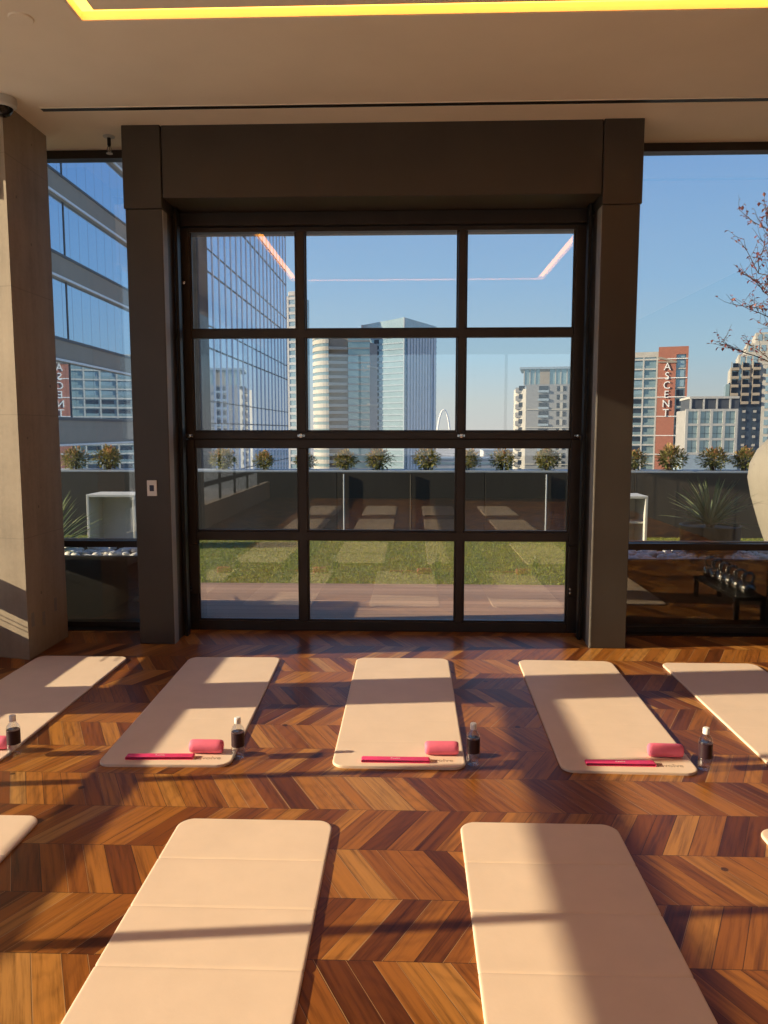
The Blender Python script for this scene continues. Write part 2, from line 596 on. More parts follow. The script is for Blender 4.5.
MB().box(XL - .2, XR + .2, YB - .2, 6.06, -0.12, 0.0).build('floor', M['floor'], kind='structure')

# ceiling with the rectangular LED slot cut out of it
CX0, CX1, CY0, CY1, CW = -1.735, 1.88, 0.78, 4.22, 0.112
b = MB()
for x0, x1, y0, y1 in ((XL - .2, CX0, YB - .2, 6.16), (CX1, XR + .2, YB - .2, 6.16), (CX0, CX1, YB - .2, CY0), (CX0, CX1, CY1, 6.16),
                       (CX0 + CW, CX1 - CW, CY0 + CW, CY1 - CW)):
    b.box(x0, x1, y0, y1, CZ, CZ + 0.11)
b.box(XL - .2, XR + .2, YB - .2, 6.16, CZ + 0.11, CZ + 0.30)
b.build('ceiling', M['ceiling'], kind='structure')

cove = thing('cove_light', 'warm glowing rectangular light slot recessed in the ceiling', 'light', (0, 0, CZ))
b = MB()
e = 0.012
for x0, x1, y0, y1 in ((CX0 + e, CX1 - e, CY0 + e, CY0 + CW - e), (CX0 + e, CX1 - e, CY1 - CW + e, CY1 - e),
                       (CX0 + e, CX0 + CW - e, CY0 + CW - e, CY1 - CW + e), (CX1 - CW + e, CX1 - e, CY0 + CW - e, CY1 - CW + e)):
    b.box(x0, x1, y0, y1, 0.045, 0.075)
b.build('diffuser', M['cove'], cove)
b = MB()
for x0, x1, y0, y1 in ((CX0, CX1, CY0, CY0 + e), (CX0, CX1, CY1 - e, CY1), (CX0, CX0 + e, CY0 + e, CY1 - e), (CX1 - e, CX1, CY0 + e, CY1 - e)):
    b.box(x0, x1, y0, y1, 0.002, 0.108)
b.build('housing', M['ceiling'], cove)

b = MB()
b.box(XL - .2, XR + .2, YB - .2, YB, 0, 1.0)
b.box(XL - .2, XR + .2, YB - .2, YB, 3.35, CZ)
for x0, x1 in ((XL - .2, -2.9), (3.9, XR + .2)):
    b.box(x0, x1, YB - .2, YB, 1.0, 3.35)
b.build('wall_back', M['darkwall'], kind='structure')
w4 = struct('fill_window_4', (0, YB, 0))  # unseen glazing added behind the camera to let in sky fill
for x in (-2.9, -1.2, .5, 2.2, 3.9):
    MB().box(x - .03, x + .03, -.14, -.06, 1.0, 3.35, .003).build('mullion', M['frame'], w4)
MB().box(-2.9, 3.9, -.105, -.095, 1.0, 3.35).build('pane', M['outerglass'], w4)
MB().box(XR, XR + .2, YB, 6.05, 0, CZ).build('wall_right', M['darkwall'], kind='structure')

# left wall: glazed, low curb, pier, deep rails
b = MB()
b.box(XL - .06, XL + .06, YB, 5.32, 0, 0.385)
b.box(XL - .06, XL + .06, YB, 5.32, 3.50, CZ)
b.box(XL - .02, XL + .02, 3.98, 4.43, 0.385, 3.50)
b.box(XL - .06, XL - .045, 5.32, 6.04, 0, CZ)
b.build('wall_left', M['wall'], kind='structure')
w3 = struct('window_3', (XL, 0, 0))
MB().box(-.02, .02, YB, 3.98, 0.665, 0.745).build('rail', M['frame'], w3)
MB().box(-.02, .02, 4.43, 5.30, 0.535, 0.74).build('rail', M['frame'], w3)
MB().box(-.02, .02, YB, 3.98, 1.36, 1.49).build('rail', M['frame'], w3)
for z in (0.452, 0.484):
    MB().tube([(0, 4.95, z), (0, 5.30, z)], 0.003, 6).build('cable', M['frame'], w3)
for i in range(9):
    yc = 3.11 - 1.15 * i
    MB().box(-.02, .02, yc - .024, yc + .024, 0.385, 3.50).build('mullion', M['frame'], w3)
MB().box(.022, .03, YB, 4.02, 0.39, 3.5).build('pane', M['outerglass'], w3)
MB().box(.022, .03, 4.44, 5.28, 0.39, 3.5).build('pane', M['outerglass'], w3)

# concrete column at the left of the windows
cc = struct('trim_4', (-2.66, 5.15, 0))
MB().prism([(0, 0), (0, .61), (-.78, .61), (-.78, .20)], 0, CZ).build('column', M['concrete'], cc)
for yy, zz in ((0.07, 0.27), (0.23, 0.24), (0.42, 0.30)):
    MB().box(0.0, 0.003, yy - .022, yy + .022, zz - .05, zz + .05, 0.001).build('patch', M['a_conc'], cc)
MB().tube([(-0.065, 0.008, 3.12), (-0.065, 0.008, 3.68)], 0.008, 8).build('conduit', M['concrete'], cc)

MB().box(-12, XL - .06, YB - 3, 6.0, -.15, -.01).build('unseen_bounce_paving', M['bounce_paving'], kind='structure')  # unseen reflector added outside the left wall, bounces sun onto the ceiling

# portal: brown metal cladding round the glass door
PY = 5.58
pt = struct('trim_1')
for x0, x1 in ((-2.030, -1.768), (1.322, 1.582)):
    MB().box(x0, x1, PY, 6.3, 0.0, 3.155, 0.004).build('column_cladding', M['portal'], pt)
    s = -0.012 if x0 < 0 else 0.012
    MB().box(min(x0, x0 + s) if s < 0 else x0, x1 if s < 0 else x1 + s, PY, 6.3, 3.159, CZ, 0.004).build('column_cladding', M['portal'], pt)
MB().box(-1.763, 1.317, PY + .012, 6.3, 3.232, CZ, 0.004).build('header_cladding', M['portal'], pt)
MB().box(1.3185, 1.3215, PY + .004, PY + .125, 0.0, 3.15, 0.0).build('corner_strip', M['alu'], pt)
MB().box(-1.7675, -1.7645, PY + .004, PY + .10, 0.0, 3.15, 0.0).build('corner_strip', M['alu'], pt)
for x in (-1.742, 1.292):
    MB().box(x - .012, x + .012, 5.80, 5.87, 0.0, 3.225, 0.003).build('guide_track', M['black'], pt)
MB().box(-1.766, 1.32, 5.95, 6.3, 3.135, 3.230, 0.003).build('head_stop', M['frame'], pt)

# glazed sectional door
DY = 6.00
Q = DY / 6.08
door = struct('door_1', (0, DY, 0))
XC = [(-1.698, -0.882), (-0.815, 0.354), (0.414, 1.232)]
ROWS = [(0.078, 0.729), (0.800, 1.457), (1.585, 2.306), (2.366, 3.098)]
DX0, DX1 = -1.764, 1.318
for x0, x1 in ((DX0, XC[0][0]), (XC[2][1], DX1)):
    MB().box(x0, x1, 0, .07, 0.0, 1.526, 0.004).build('stile', M['frame'], door)
    MB().box(x0, x1, 0, .07, 1.530, 3.132, 0.004).build('stile', M['frame'], door)
for x0, x1 in ((XC[0][1], XC[1][0]), (XC[1][1], XC[2][0])):
    MB().box(x0, x1, .001, .068, 0.078, 1.457, 0.003).build('mullion', M['frame'], door)
    MB().box(x0 + .002, x1 - .002, .001, .068, 1.585, 3.098, 0.003).build('mullion', M['frame'], door)
for z0, z1 in ((0.0, 0.078), (0.729, 0.800), (1.457, 1.526), (1.530, 1.585), (2.306, 2.366), (3.098, 3.132)):
    MB().box(XC[0][0], XC[2][1], .0005, .069, z0, z1, 0.003).build('rail', M['frame'], door)
for (x0, x1) in XC:
    for (z0, z1) in ROWS:
        MB().box(x0 - .004, x1 + .004, .036, .044, z0 - .003, z1 + .003).build('pane', M['glass'], door)
        MB().box(x0, x1, .0455, .0685, z0, z0 + .007, .001).build('sky_glint_trim', M['sill'], door)  # added pale strip imitating the sky-lit top of the dark bead
        b = MB()                            # glazing bead
        b.box(x0, x1, .018, .034, z0, z0 + .014)
        b.box(x0, x0 + .012, .018, .034, z0 + .014, z1); b.box(x1 - .012, x1, .018, .034, z0 + .014, z1)
        b.build('glazing_bead', M['frame'], door)
for xk in (DX0 + .03, -0.856, 0.388, DX1 - .03):
    b = MB(); b.lathe([(0.004, -0.028), (0.016, -0.026), (0.019, -0.014), (0.012, -0.006), (0.012, 0.0)], 14, (xk, 0, 1.555), 'Y')
    b.box(xk - .03, xk + .03, -.008, 0, 1.545, 1.566, 0.002)
    b.build('hinge_knob', M['chrome'], door, True)
MB().lathe([(0.004, -0.03), (0.014, -0.026), (0.014, 0.0)], 12, (DX0 + .02, 0, 2.72), 'Y').build('hinge_knob', M['chrome'], door, True)
for x0, x1 in ((DX0 + .005, DX0 + .085), (DX1 - .085, DX1 - .005)):
    MB().box(x0, x1, -.022, 0, 0.30, 0.70, 0.004).build('guard_plate', M['frame'], door)
    for z in (0.33, 0.36):
        MB().lathe([(0.009, -0.03), (0.009, -0.022)], 10, (x0 + .015, 0, z), 'Y').build('bolt', M['chrome'], door)

MB().box(DX0 + .01, DX1 - .01, .02, .06, 1.515, 1.54).build('weather_seal', M['black'], door)

# side windows
for n, x0, x1, xm in (('window_1', XL - .1, -2.035, ()), ('window_2', 1.587, 4.40, (2.88,))):
    w = struct(n, (0, YF, 0))
    MB().box(x0, x1, -.05, .05, 3.665, CZ, 0.003).build('head_frame', M['frame'], w)
    MB().box(x0, x1, -.05, .06, 0.66, 0.712, 0.003).build('transom', M['frame'], w)
    MB().box(x0, x1, .03, .06, 0.711, 0.72, 0.001).build('transom_edge', M['alu'], w)
    MB().box(x0, x1, -.05, .05, 0.0, 0.045, 0.003).build('sill_frame', M['frame'], w)
    xs = [x0] + [v for m_ in xm for v in (m_ - .035, m_ + .035)] + [x1]
    for m_ in xm:
        MB().box(m_ - .035, m_ + .035, -.055, .05, 0.045, 3.665, 0.003).build('mullion', M['black'], w)
    for i in range(0, len(xs), 2):
        MB().box(xs[i], xs[i + 1], -.005, .005, 0.71, 3.665).build('pane', M['glass'], w)
        MB().box(xs[i], xs[i + 1], -.005, .005, 0.045, 0.66).build('pane', M['glass'], w)
    MB().box(x0, x1, -0.16, -.05, -0.02, 0.004).build('threshold', M['black'], w)

# ceiling fittings
sd = thing('slot_diffuser', 'long thin black linear air slot in the ceiling', 'vent', (0, 5.30, CZ))
MB().box(-2.47, 3.6, -0.026, 0.026, -0.004, 0.0).build('slot', M['black'], sd)
b = MB(); b.box(-2.473, 3.6, -0.030, -0.026, -0.006, 0.0); b.box(-2.473, 3.6, 0.026, 0.030, -0.006, 0.0)
b.build('trim', M['ceiling'], sd)

dc = thing('dome_camera', 'white dome security camera with smoked lens above the concrete column', 'camera', (-2.64, 5.12, CZ))
MB().lathe([(0.085, 0.0), (0.088, -0.02), (0.082, -0.05), (0.066, -0.062)], 36).build('housing', M['whitepaint'], dc, True)
MB().lathe([(0.064, -0.062), (0.058, -0.082), (0.042, -0.102), (0.02, -0.113), (0.004, -0.116)], 32).build('dome', M['smoke'], dc, True)

sk = thing('sprinkler', 'small sprinkler head hanging from the ceiling beside the portal', 'sprinkler', (-2.205, 5.78, CZ))
MB().lathe([(0.042, 0.0), (0.042, -0.006), (0.012, -0.012)], 24).build('escutcheon', M['whitepaint'], sk, True)
MB().lathe([(0.013, -0.012), (0.013, -0.06), (0.008, -0.075)], 16).build('stem', M['black'], sk, True)
b = MB()
b.tube([(-.010, 0, -.07), (-.018, 0, -.095), (-.004, 0, -.118)], 0.004, 6)
b.tube([(.010, 0, -.07), (.018, 0, -.095), (.004, 0, -.118)], 0.004, 6)
b.lathe([(0.006, -0.072), (0.006, -0.116)], 10)
b.build('yoke', M['chrome'], sk)
MB().lathe([(0.022, -0.118), (0.024, -0.122), (0.010, -0.126)], 20).build('deflector', M['whitepaint'], sk, True)

cp = MB().lathe([(0.062, 0.0), (0.062, -0.004), (0.058, -0.008), (0.02, -0.009)], 40).build('cover_plate', M['ceiling'], None, True, (-2.03, 4.17, CZ))
tag(cp, 'round flat cover plate on the ceiling at the corner of the light slot', 'cover')

rd = thing('wall_reader', 'small pale wall switch with dark square screen on the portal column', 'switch', (-1.90, PY, 1.175))
MB().box(-.036, .036, -.012, 0, -.058, .058, 0.004, 2).build('faceplate', M['white'], rd)
MB().box(-.016, .016, -.016, -.012, -.022, .022, 0.002).build('screen', M['screen'], rd)

# ------------------------------------------------------------------ mats
T = 0.013


def mat_mesh(depth, w=0.64, L=1.745, r=0.062):
    folds = [L * i / 6 for i in range(1, 6)]
    st = set()
    for i in range(9):
        st.add(round(r * (1 - math.cos(PI / 2 * i / 8)), 5)); st.add(round(L - r * (1 - math.cos(PI / 2 * i / 8)), 5))
    for d in (.003, .007, .012):
        st.add(d); st.add(round(L - d, 5))
    for f in folds:
        for d in (-.012, -.006, -.002, 0, .002, .006, .012):
            st.add(round(f + d, 5))
    for i in range(36):
        st.add(round(r + (L - 2 * r) * i / 35, 5))
    st = sorted(st)
    bm = bmesh.new()
    rings = []
    for y in st:
        d = max(0.0, r - min(y, L - y))
        hw = w / 2 - (r - math.sqrt(max(0, r * r - d * d)))
        g = 0.0
        for f in folds:
            g = max(g, max(0.0, 1 - abs(y - f) / .012) ** 2)
        h = T - depth * g
        if y == st[0] or y == st[-1]:
            h -= .003
        hwg = hw - 0.002 * g * (1 if depth > .001 else 0)
        prof = [(-hwg + .002, 0), (-hwg, .003), (-hwg, h - .004), (-hwg + .0015, h - .0015), (-hwg + .005, h)]
        n = 8
        prof += [(-hwg + .011, h)]
        prof += [(-hwg + .011 + (2 * hwg - .022) * i / n, h) for i in range(1, n)]
        prof += [(hwg - .011, h)]
        prof += [(hwg - .005, h), (hwg - .0015, h - .0015), (hwg, h - .004), (hwg, .003), (hwg - .002, 0)]
        rings.append([bm.verts.new((x, y, z)) for x, z in prof])
    for a, b in zip(rings, rings[1:]):
        m_ = len(a)
        for i in range(m_):
            bm.faces.new((a[i], a[(i + 1) % m_], b[(i + 1) % m_], b[i]))
    bm.faces.new(rings[0]); bm.faces.new(rings[-1][::-1])
    mb = MB(); mb.bm.free(); mb.bm = bm
    return mb.mesh('exercise_mat', M['matt'], True)


flat_mat, fold_mat = mat_mesh(.0006), mat_mesh(.0032, w=.628)
word_me = text_mesh('P.volve', 0.044, 0.0002, M['print'], 'wordmark')
word_small = text_mesh('P.volve', 0.016, 0.0002, M['white'], 'band_wordmark')


def exercise_mat(x, y, label, me, word=True, rz=0.0, group=None):
    o = put('exercise_mat', me, None, (x, y, 0), rz)
    tag(o, label, 'mat', group)
    if word:
        put('wordmark', word_me, o, (0.20, 0.075, T + .0006))
    return o


GB, GF = 'cream mats in the row by the windows', 'cream mats in the front row'
exercise_mat(-2.30, 3.47, 'cream exercise mat at far left with its end beside the concrete column', flat_mat, group=GB)
exercise_mat(-1.178, 3.48, 'cream exercise mat lying second from left by the portal column with the wall switch', flat_mat, group=GB, rz=0.027)
exercise_mat(-0.053, 3.497, 'cream exercise mat at the middle in front of the glass door', flat_mat, group=GB)
exercise_mat(1.035, 3.48, 'cream exercise mat in front of the right portal column', flat_mat, group=GB, rz=-0.018)
exercise_mat(2.035, 3.455, 'cream exercise mat cut off by the right edge under the yucca window', flat_mat, group=GB)
exercise_mat(-1.83, 1.235, 'cream folding mat corner at the left edge nearest the camera', fold_mat, group=GF, word=False)
exercise_mat(-0.624, 1.235, 'large cream folding mat in the foreground left of centre', fold_mat, group=GF)
exercise_mat(0.518, 1.245, 'large cream folding mat in the foreground right of centre', fold_mat, group=GF)
exercise_mat(1.70, 1.235, 'cream folding mat corner at the right edge nearest the camera', fold_mat, group=GF, word=False)
for x, y in [(x, y) for y in (-1.6, -4.0) for x in (-1.75, -0.6, 0.55, 1.7)]:
    exercise_mat(x, y, 'cream mat behind the camera, seen only as a reflection in the glass', flat_mat, group='cream mats reflected from behind the camera', word=False)

# ------------------------------------------------------------------ pink rolls, bands, bottles
def roll_thing(x, y, rz, label):
    t = thing('foam_roll', label, 'roll', (x, y, T), rz, 'small pink rolls on the mats')
    prof = [(0.004, -.0905), (0.022, -.0905), (0.030, -.087), (0.0345, -.078), (0.0355, -.06), (0.0355, .06), (0.0345, .078), (0.030, .087), (0.027, .0885), (0.025, .083), (0.004, .083)]
    MB().lathe(prof, 36, (0, 0, .0355), 'X').build('roll', M['pink'], t, True)
    sp = [((.024 - .0019 * k) * math.cos(k * .7), (.024 - .0019 * k) * math.sin(k * .7)) for k in range(12)]
    MB().tube([(.0845, a, .0355 + b_) for a, b_ in sp], .0016, 6).build('spiral_edge', M['band'], t, True)
    t.scale = (.92, .92, .92)
    return t


ra = roll_thing(-1.005, 3.625, 0.0, 'small pink roll on the mat left of centre')
dup(ra, (0.157, 3.645, T), 0.02, 'small pink roll on the middle mat')
dup(ra, (1.247, 3.655, T), -0.03, 'small pink roll on the mat right of centre')
dup(ra, (-2.085, 3.635, T), 0.0, 'small pink roll cut off by the left edge beside a water bottle')


def band_thing(x, y, rz, label):
    t = thing('resistance_band', label, 'band', (x, y, T), rz, 'pink bands on the mats')
    # closed loop pressed flat: two layers with rounded folds, extruded along its width
    hw, L, h, th = 0.020, 0.165, 0.0075, 0.0022
    out, inn = [], []
    for i in range(9):
        a = -PI / 2 + PI * i / 8
        out.append((L - h + h * math.cos(a), h + h * math.sin(a))); inn.append((L - h + (h - th) * math.cos(a), h + (h - th) * math.sin(a)))
    for i in range(9):
        a = PI / 2 + PI * i / 8
        out.append((-L + h + h * math.cos(a), h + h * math.sin(a))); inn.append((-L + h + (h - th) * math.cos(a), h + (h - th) * math.sin(a)))
    b = MB(); n = len(out)
    V = [[b.bm.verts.new((p[0], s * hw, p[1])) for p in ring] for ring in (out, inn) for s in (-1, 1)]
    for i in range(n):
        j = (i + 1) % n
        for a, c in ((V[0], V[1]), (V[3], V[2]), (V[2], V[0]), (V[1], V[3])):
            b.bm.faces.new((a[i], a[j], c[j], c[i]))
    b.build('loop', M['band'], t, True)
    put('wordmark', word_small, t, (0.0, 0.0, 2 * h + .0006))
    return t


ba = band_thing(-1.213, 3.552, 0.04, 'flat pink resistance band with white mark on the mat left of centre')
dup(ba, (-0.069, 3.556, T), 0.0, 'flat pink resistance band with white mark on the middle mat')
dup(ba, (1.003, 3.556, T), 0.0, 'flat pink resistance band with white mark on the mat right of centre')


def bottle_glass():
    return glass_pane('clear_bottle', (0.92, 0.94, 0.95), 0.14)


M['pet'] = bottle_glass()


def bottle(x, y, label, rz=0.0):
    t = thing('water_bottle', label, 'bottle', (x, y, 0), rz, 'clear water bottles beside the mats')
    R = .0325
    prof = [(0.004, 0.003), (R - .008, 0.0), (R - .002, .004), (R, .010), (R, .056), (R - .0012, .060), (R - .0012, .064)]
    prof += [(R - .0012, .130), (R, .134), (R, .140), (R - .004, .152), (R - .012, .164), (.0150, .172), (.0135, .176), (.0135, .182), (0.004, .182)]
    MB().lathe(prof, 36).build('body', M['pet'], t, True)
    MB().lathe([(R - .0009, .062), (R - .0004, .0625), (R - .0004, .1315), (R - .0009, .132)], 36).build('label_wrap', M['label'], t, True)
    MB().lathe([(.0155, .176), (.0158, .1775), (.0152, .202), (.013, .205), (.004, .2055)], 24).build('cap', M['white'], t, True)
    return t


bo = bottle(-0.842, 3.60, 'clear water bottle with dark label at the corner of the mat left of centre')
dup(bo, (0.304, 3.565, 0), .4, 'clear water bottle with dark label at the corner of the middle mat')
dup(bo, (1.397, 3.548, 0), .9, 'clear water bottle with dark label right of the mat right of centre')
dup(bo, (-1.955, 3.59, 0), 1.4, 'clear water bottle with dark label at the left edge beside the leftmost mat')

# low rack of kettlebells along the right side, seen mirrored in the lower right pane
rk = thing('weight_rack', 'low dark rack along the right side, mirrored in the lower right pane', 'rack', (2.87, 4.75, 0))
MB().box(-.13, .13, 0, 1.0, .17, .20, .004).build('shelf', M['black'], rk)
for sx in (-.11, .11):
    for sy in (.04, .96):
        MB().box(sx - .018, sx + .018, sy - .018, sy + .018, 0, .17, .003).build('leg', M['black'], rk)


def kettlebell(x, y, label):
    t = thing('kettlebell', label, 'kettlebell', (x, y, .20), 0, 'steel kettlebells on the low rack')
    MB().lathe([(.02, 0), (.045, .003), (.062, .025), (.068, .055), (.060, .085), (.040, .108), (.015, .116)], 24).build('bell', M['chrome'], t, True)
    pts = [(.030 * 1.0, 0, .10), (.048, 0, .14), (.044, 0, .175), (.02, 0, .19), (-.02, 0, .19), (-.044, 0, .175), (-.048, 0, .14), (-.030, 0, .10)]
    MB().tube(pts, .012, 10).build('handle', M['chrome'], t, True)
    return t


kb = kettlebell(2.87, 4.83, 'steel kettlebell on the low rack mirrored in the lower right pane')
for i in range(1, 6):
    dup(kb, (2.87, 4.83 + .165 * i, .20), 0, kb['label'])

# ------------------------------------------------------------------ terrace
MB().box(-9, 9, 6.06, 7.93, -.12, -.004).build('terrace_deck', M['deck'], kind='structure')
MB().box(-9, 9, 7.93, 11.72, -.15, -.03).build('lawn_base', M['soil'], kind='structure')


def lawn():
    rng = np.random.default_rng(3)
    n = 150000
    X = rng.uniform(-6.2, 6.2, n); Y = rng.uniform(7.94, 11.68, n)
    keep = ~(((abs(X + 4.09) < .40) & (Y > 10.2) & (Y < 10.9)) | ((abs(X - 2.82) < .40) & (Y > 10.2) & (Y < 10.9)) | ((X - 4.40) ** 2 + (Y - 8.7) ** 2 < .42))
    X, Y = X[keep], Y[keep]; n = len(X)
    a = rng.uniform(0, 2 * PI, n); h = rng.uniform(.010, .026, n); w = rng.uniform(.003, .006, n)
    lx = rng.normal(0, .012, n); ly = rng.normal(0, .012, n)
    base = np.stack([X, Y, np.full(n, -.032)], 1)
    dx = np.stack([np.cos(a) * w, np.sin(a) * w, np.zeros(n)], 1)
    tip = base + np.stack([lx, ly, h], 1)
    v = np.stack([base - dx, base + dx, tip], 1).reshape(-1, 3)
    me = bpy.data.meshes.new('lawn_grass')
    me.vertices.add(3 * n); me.loops.add(3 * n); me.polygons.add(n)
    me.vertices.foreach_set('co', v.ravel())
    me.loops.foreach_set('vertex_index', np.arange(3 * n))
    me.polygons.foreach_set('loop_start', np.arange(0, 3 * n, 3))
    me.update(calc_edges=True)
    me.materials.append(M['grass'])
    return me


tag(put('lawn_grass', lawn()), 'sunlit short green grass of the terrace lawn beyond the deck', 'grass', kind='stuff')

# parapet wall of panels with pale coping
pw = struct('trim_2', (0, 11.7, 0))
for i in range(-4, 5):
    MB().box(i * 2.25 - 1.12, i * 2.25 + 1.12, 0, .10, -.1, .955, .004).build('panel', M['parapet'], pw)
MB().box(-10.2, 10.2, .02, .16, -.1, .95).build('backing', M['black'], pw)
MB().box(-10.2, 10.2, .0, .50, .956, .985, .004).build('coping', M['coping'], pw)
for i, xx in enumerate((-1.02, 0.0, 2.05)):
    MB().tube([(xx, -.02, 0), (xx, -.02, .93)], .012, 8).build('post', M['coping' if i != 1 else 'parapet'], pw)


def shrub_mesh(seed):
    rnd = random.Random(seed)
    b = MB()
    for i in range(760):
        th = rnd.uniform(0, 2 * PI); cz = rnd.uniform(-.95, 1.0); rr = rnd.uniform(.45, 1.0)
        s = math.sqrt(max(0, 1 - cz * cz))
        lump = 1 + .22 * math.sin(3 * th + seed) + .12 * math.sin(5 * th + 2 * seed)
        p = Vector((.185 * rr * s * math.cos(th) * lump, .165 * rr * s * math.sin(th) * lump, .165 + .155 * rr * cz * (1 + .18 * math.sin(2 * th + seed))))
        d = Vector((math.cos(th) * s + rnd.uniform(-.6, .6), math.sin(th) * s + rnd.uniform(-.6, .6), cz * .8 + rnd.uniform(-.3, .7))).normalized()
        L = rnd.uniform(.035, .065); w = L * .26
        b.strip([p, p + d * L * .5 + Vector((0, 0, .004)), p + d * L], [w * .35, w, w * .06])
    return b.mesh('foliage', M['shrub'])


def shrub_stems(seed):
    rnd = random.Random(seed + 50)
    b = MB()
    for i in range(9):
        a = rnd.uniform(0, 2 * PI); q = rnd.uniform(.03, .13)
        b.tube([(0.02 * math.cos(a), 0.02 * math.sin(a), 0), (q * .6 * math.cos(a), q * .6 * math.sin(a), .12), (q * math.cos(a), q * math.sin(a), .25)], [.006, .005, .003], 5)
    return b.mesh('stems', M['bark'])


SH = [(shrub_mesh(s), shrub_stems(s)) for s in (1, 2, 3)]
shr = [(-5.29, 'orange-tipped shrub on the parapet, nearest the concrete column', 1.0), (-4.74, 'orange-tipped shrub on the parapet above the open white cabinet in the left window', 1.1),
       (-2.93, 'shrub on the parapet at the left end of the door view, before the glass tower', 1.0),
       (-2.29, 'small shrub on the parapet in the left door bay beside the slender white tower', .85),
       (-1.66, 'shrub on the parapet half hidden by the left door mullion', .8), (-1.02, 'reddish shrub on the parapet in front of the cream curved tower', .95),
       (-.50, 'green shrub on the parapet in front of the gap between the two middle towers', 1.0),
       (.25, 'green shrub on the parapet just right of the green glass tower', 1.05), (.88, 'shrub on the parapet right beside the right door mullion', .95),
       (1.43, 'shrub on the parapet in the right door bay left of the grey apartment block', .95), (2.09, 'golden shrub on the parapet before the grey apartment block', 1.05),
       (3.41, 'golden shrub on the parapet beside the right portal column', .95), (3.98, 'full orange-tipped shrub on the parapet below the red brick tower', 1.15),
       (4.63, 'orange-tipped shrub on the parapet below the white framed building', 1.05), (5.10, 'orange-tipped shrub on the parapet beside the egg-shaped planter', 1.05)]
for i, (x, lab, s) in enumerate(shr):
    t = thing('nandina_shrub', lab, 'shrub', (x, 11.93, .985), (i * 1.7) % 6.28, 'shrubs along the parapet')
    put('foliage', SH[i % 3][0], t); put('stems', SH[i % 3][1], t)
    t.scale = (s * 1.08, s * 1.08, s * .98)

# planters against the side windows
for n, x0, x1, in (('left', -6.5, -2.10), ('right', 1.66, 4.0)):
    p = thing('planter_box', 'long charcoal planter outside the %s window' % n, 'planter', ((x0 + x1) / 2, 6.22, 0))
    hw = (x1 - x0) / 2
    b = MB()
    b.box(-hw, hw, 0, .04, 0, .56, .004); b.box(-hw, hw, .66, .70, 0, .56, .004)
    b.box(-hw, -hw + .04, .04, .66, 0, .56, .004); b.box(hw - .04, hw, .04, .66, 0, .56, .004)
    b.build('box', M['planter'], p)
    MB().box(-hw + .045, hw - .045, .045, .655, .05, .49).build('gravel', M['gravel'], p)


def pebbles(x0, x1, seed, n):
    rnd = random.Random(seed)
    b = MB()
    for i in range(n):
        r = rnd.uniform(.022, .05)
        q = bmesh.new()
        bmesh.ops.create_icosphere(q, subdivisions=2, radius=1, matrix=Matrix.Translation((rnd.uniform(x0, x1), rnd.uniform(6.31, 6.83), .495 + r * .42 + rnd.uniform(0, .03)))
                                   @ Matrix.Rotation(rnd.uniform(0, 6), 4, 'Z') @ Matrix.Diagonal((r * rnd.uniform(.8, 1.3), r * rnd.uniform(.8, 1.1), r * .62, 1)))
        b.add(q)
    return b.mesh('pebbles', M['pebble'], True)


tag(put('white_pebbles', pebbles(-4.5, -2.2, 5, 330)), 'white pebbles on top of the planter outside the left window', 'pebbles', kind='stuff')
tag(put('white_pebbles', pebbles(1.8, 3.9, 6, 330)), 'white pebbles on top of the planter outside the right window', 'pebbles', kind='stuff')


def yucca_mesh(seed, n, L, lo, hi):
    rnd = random.Random(seed)
    b = MB()
    for i in range(n):
        a = 2 * PI * (i * .381966) + rnd.uniform(-.2, .2)
        e_ = math.radians(rnd.uniform(lo, hi)) if i > n // 4 else math.radians(rnd.uniform(60, 88))
        l = L * rnd.uniform(.8, 1.1)
        pts = []
        for k in range(6):
            f = k / 5
            ee = e_ - .10 * f * f
            pts.append((math.cos(a) * (.02 + l * f * math.cos(ee)), math.sin(a) * (.02 + l * f * math.cos(ee)), .03 + l * f * math.sin(ee)))
        w = rnd.uniform(.010, .014)
        b.strip(pts, [w * .7, w, w, w * .85, w * .5, w * .05])
    return b.mesh('leaves', M['yucca'])


bw = thing('bowl_planter', 'round black bowl planter holding the yucca in the right window', 'planter', (2.56, 6.62, .565))
MB().lathe([(.18, 0.0), (.22, .01), (.238, .05), (.245, .21), (.250, .225), (.236, .228), (.230, .205), (.02, .202)], 44).build('bowl', M['planter'], bw, True)
MB().lathe([(.228, .196), (.228, .204), (.02, .208)], 32).build('soil', M['gravel'], bw, True)
yr = thing('yucca', 'spiky green yucca growing in the black bowl planter', 'plant', (2.56, 6.62, .765))
put('leaves', yucca_mesh(2, 90, .42, 6, 70), yr)
MB().lathe([(.03, 0), (.035, .03), (.012, .07)], 12).build('trunk', M['bark'], yr, True)
yl = thing('yucca', 'spiky pale yucca beside the concrete column in the left window', 'plant', (-3.22, 6.60, .50))
put('leaves', yucca_mesh(4, 80, .56, 5, 75), yl)
MB().lathe([(.04, 0), (.045, .04), (.014, .10)], 12).build('trunk', M['bark'], yl, True)


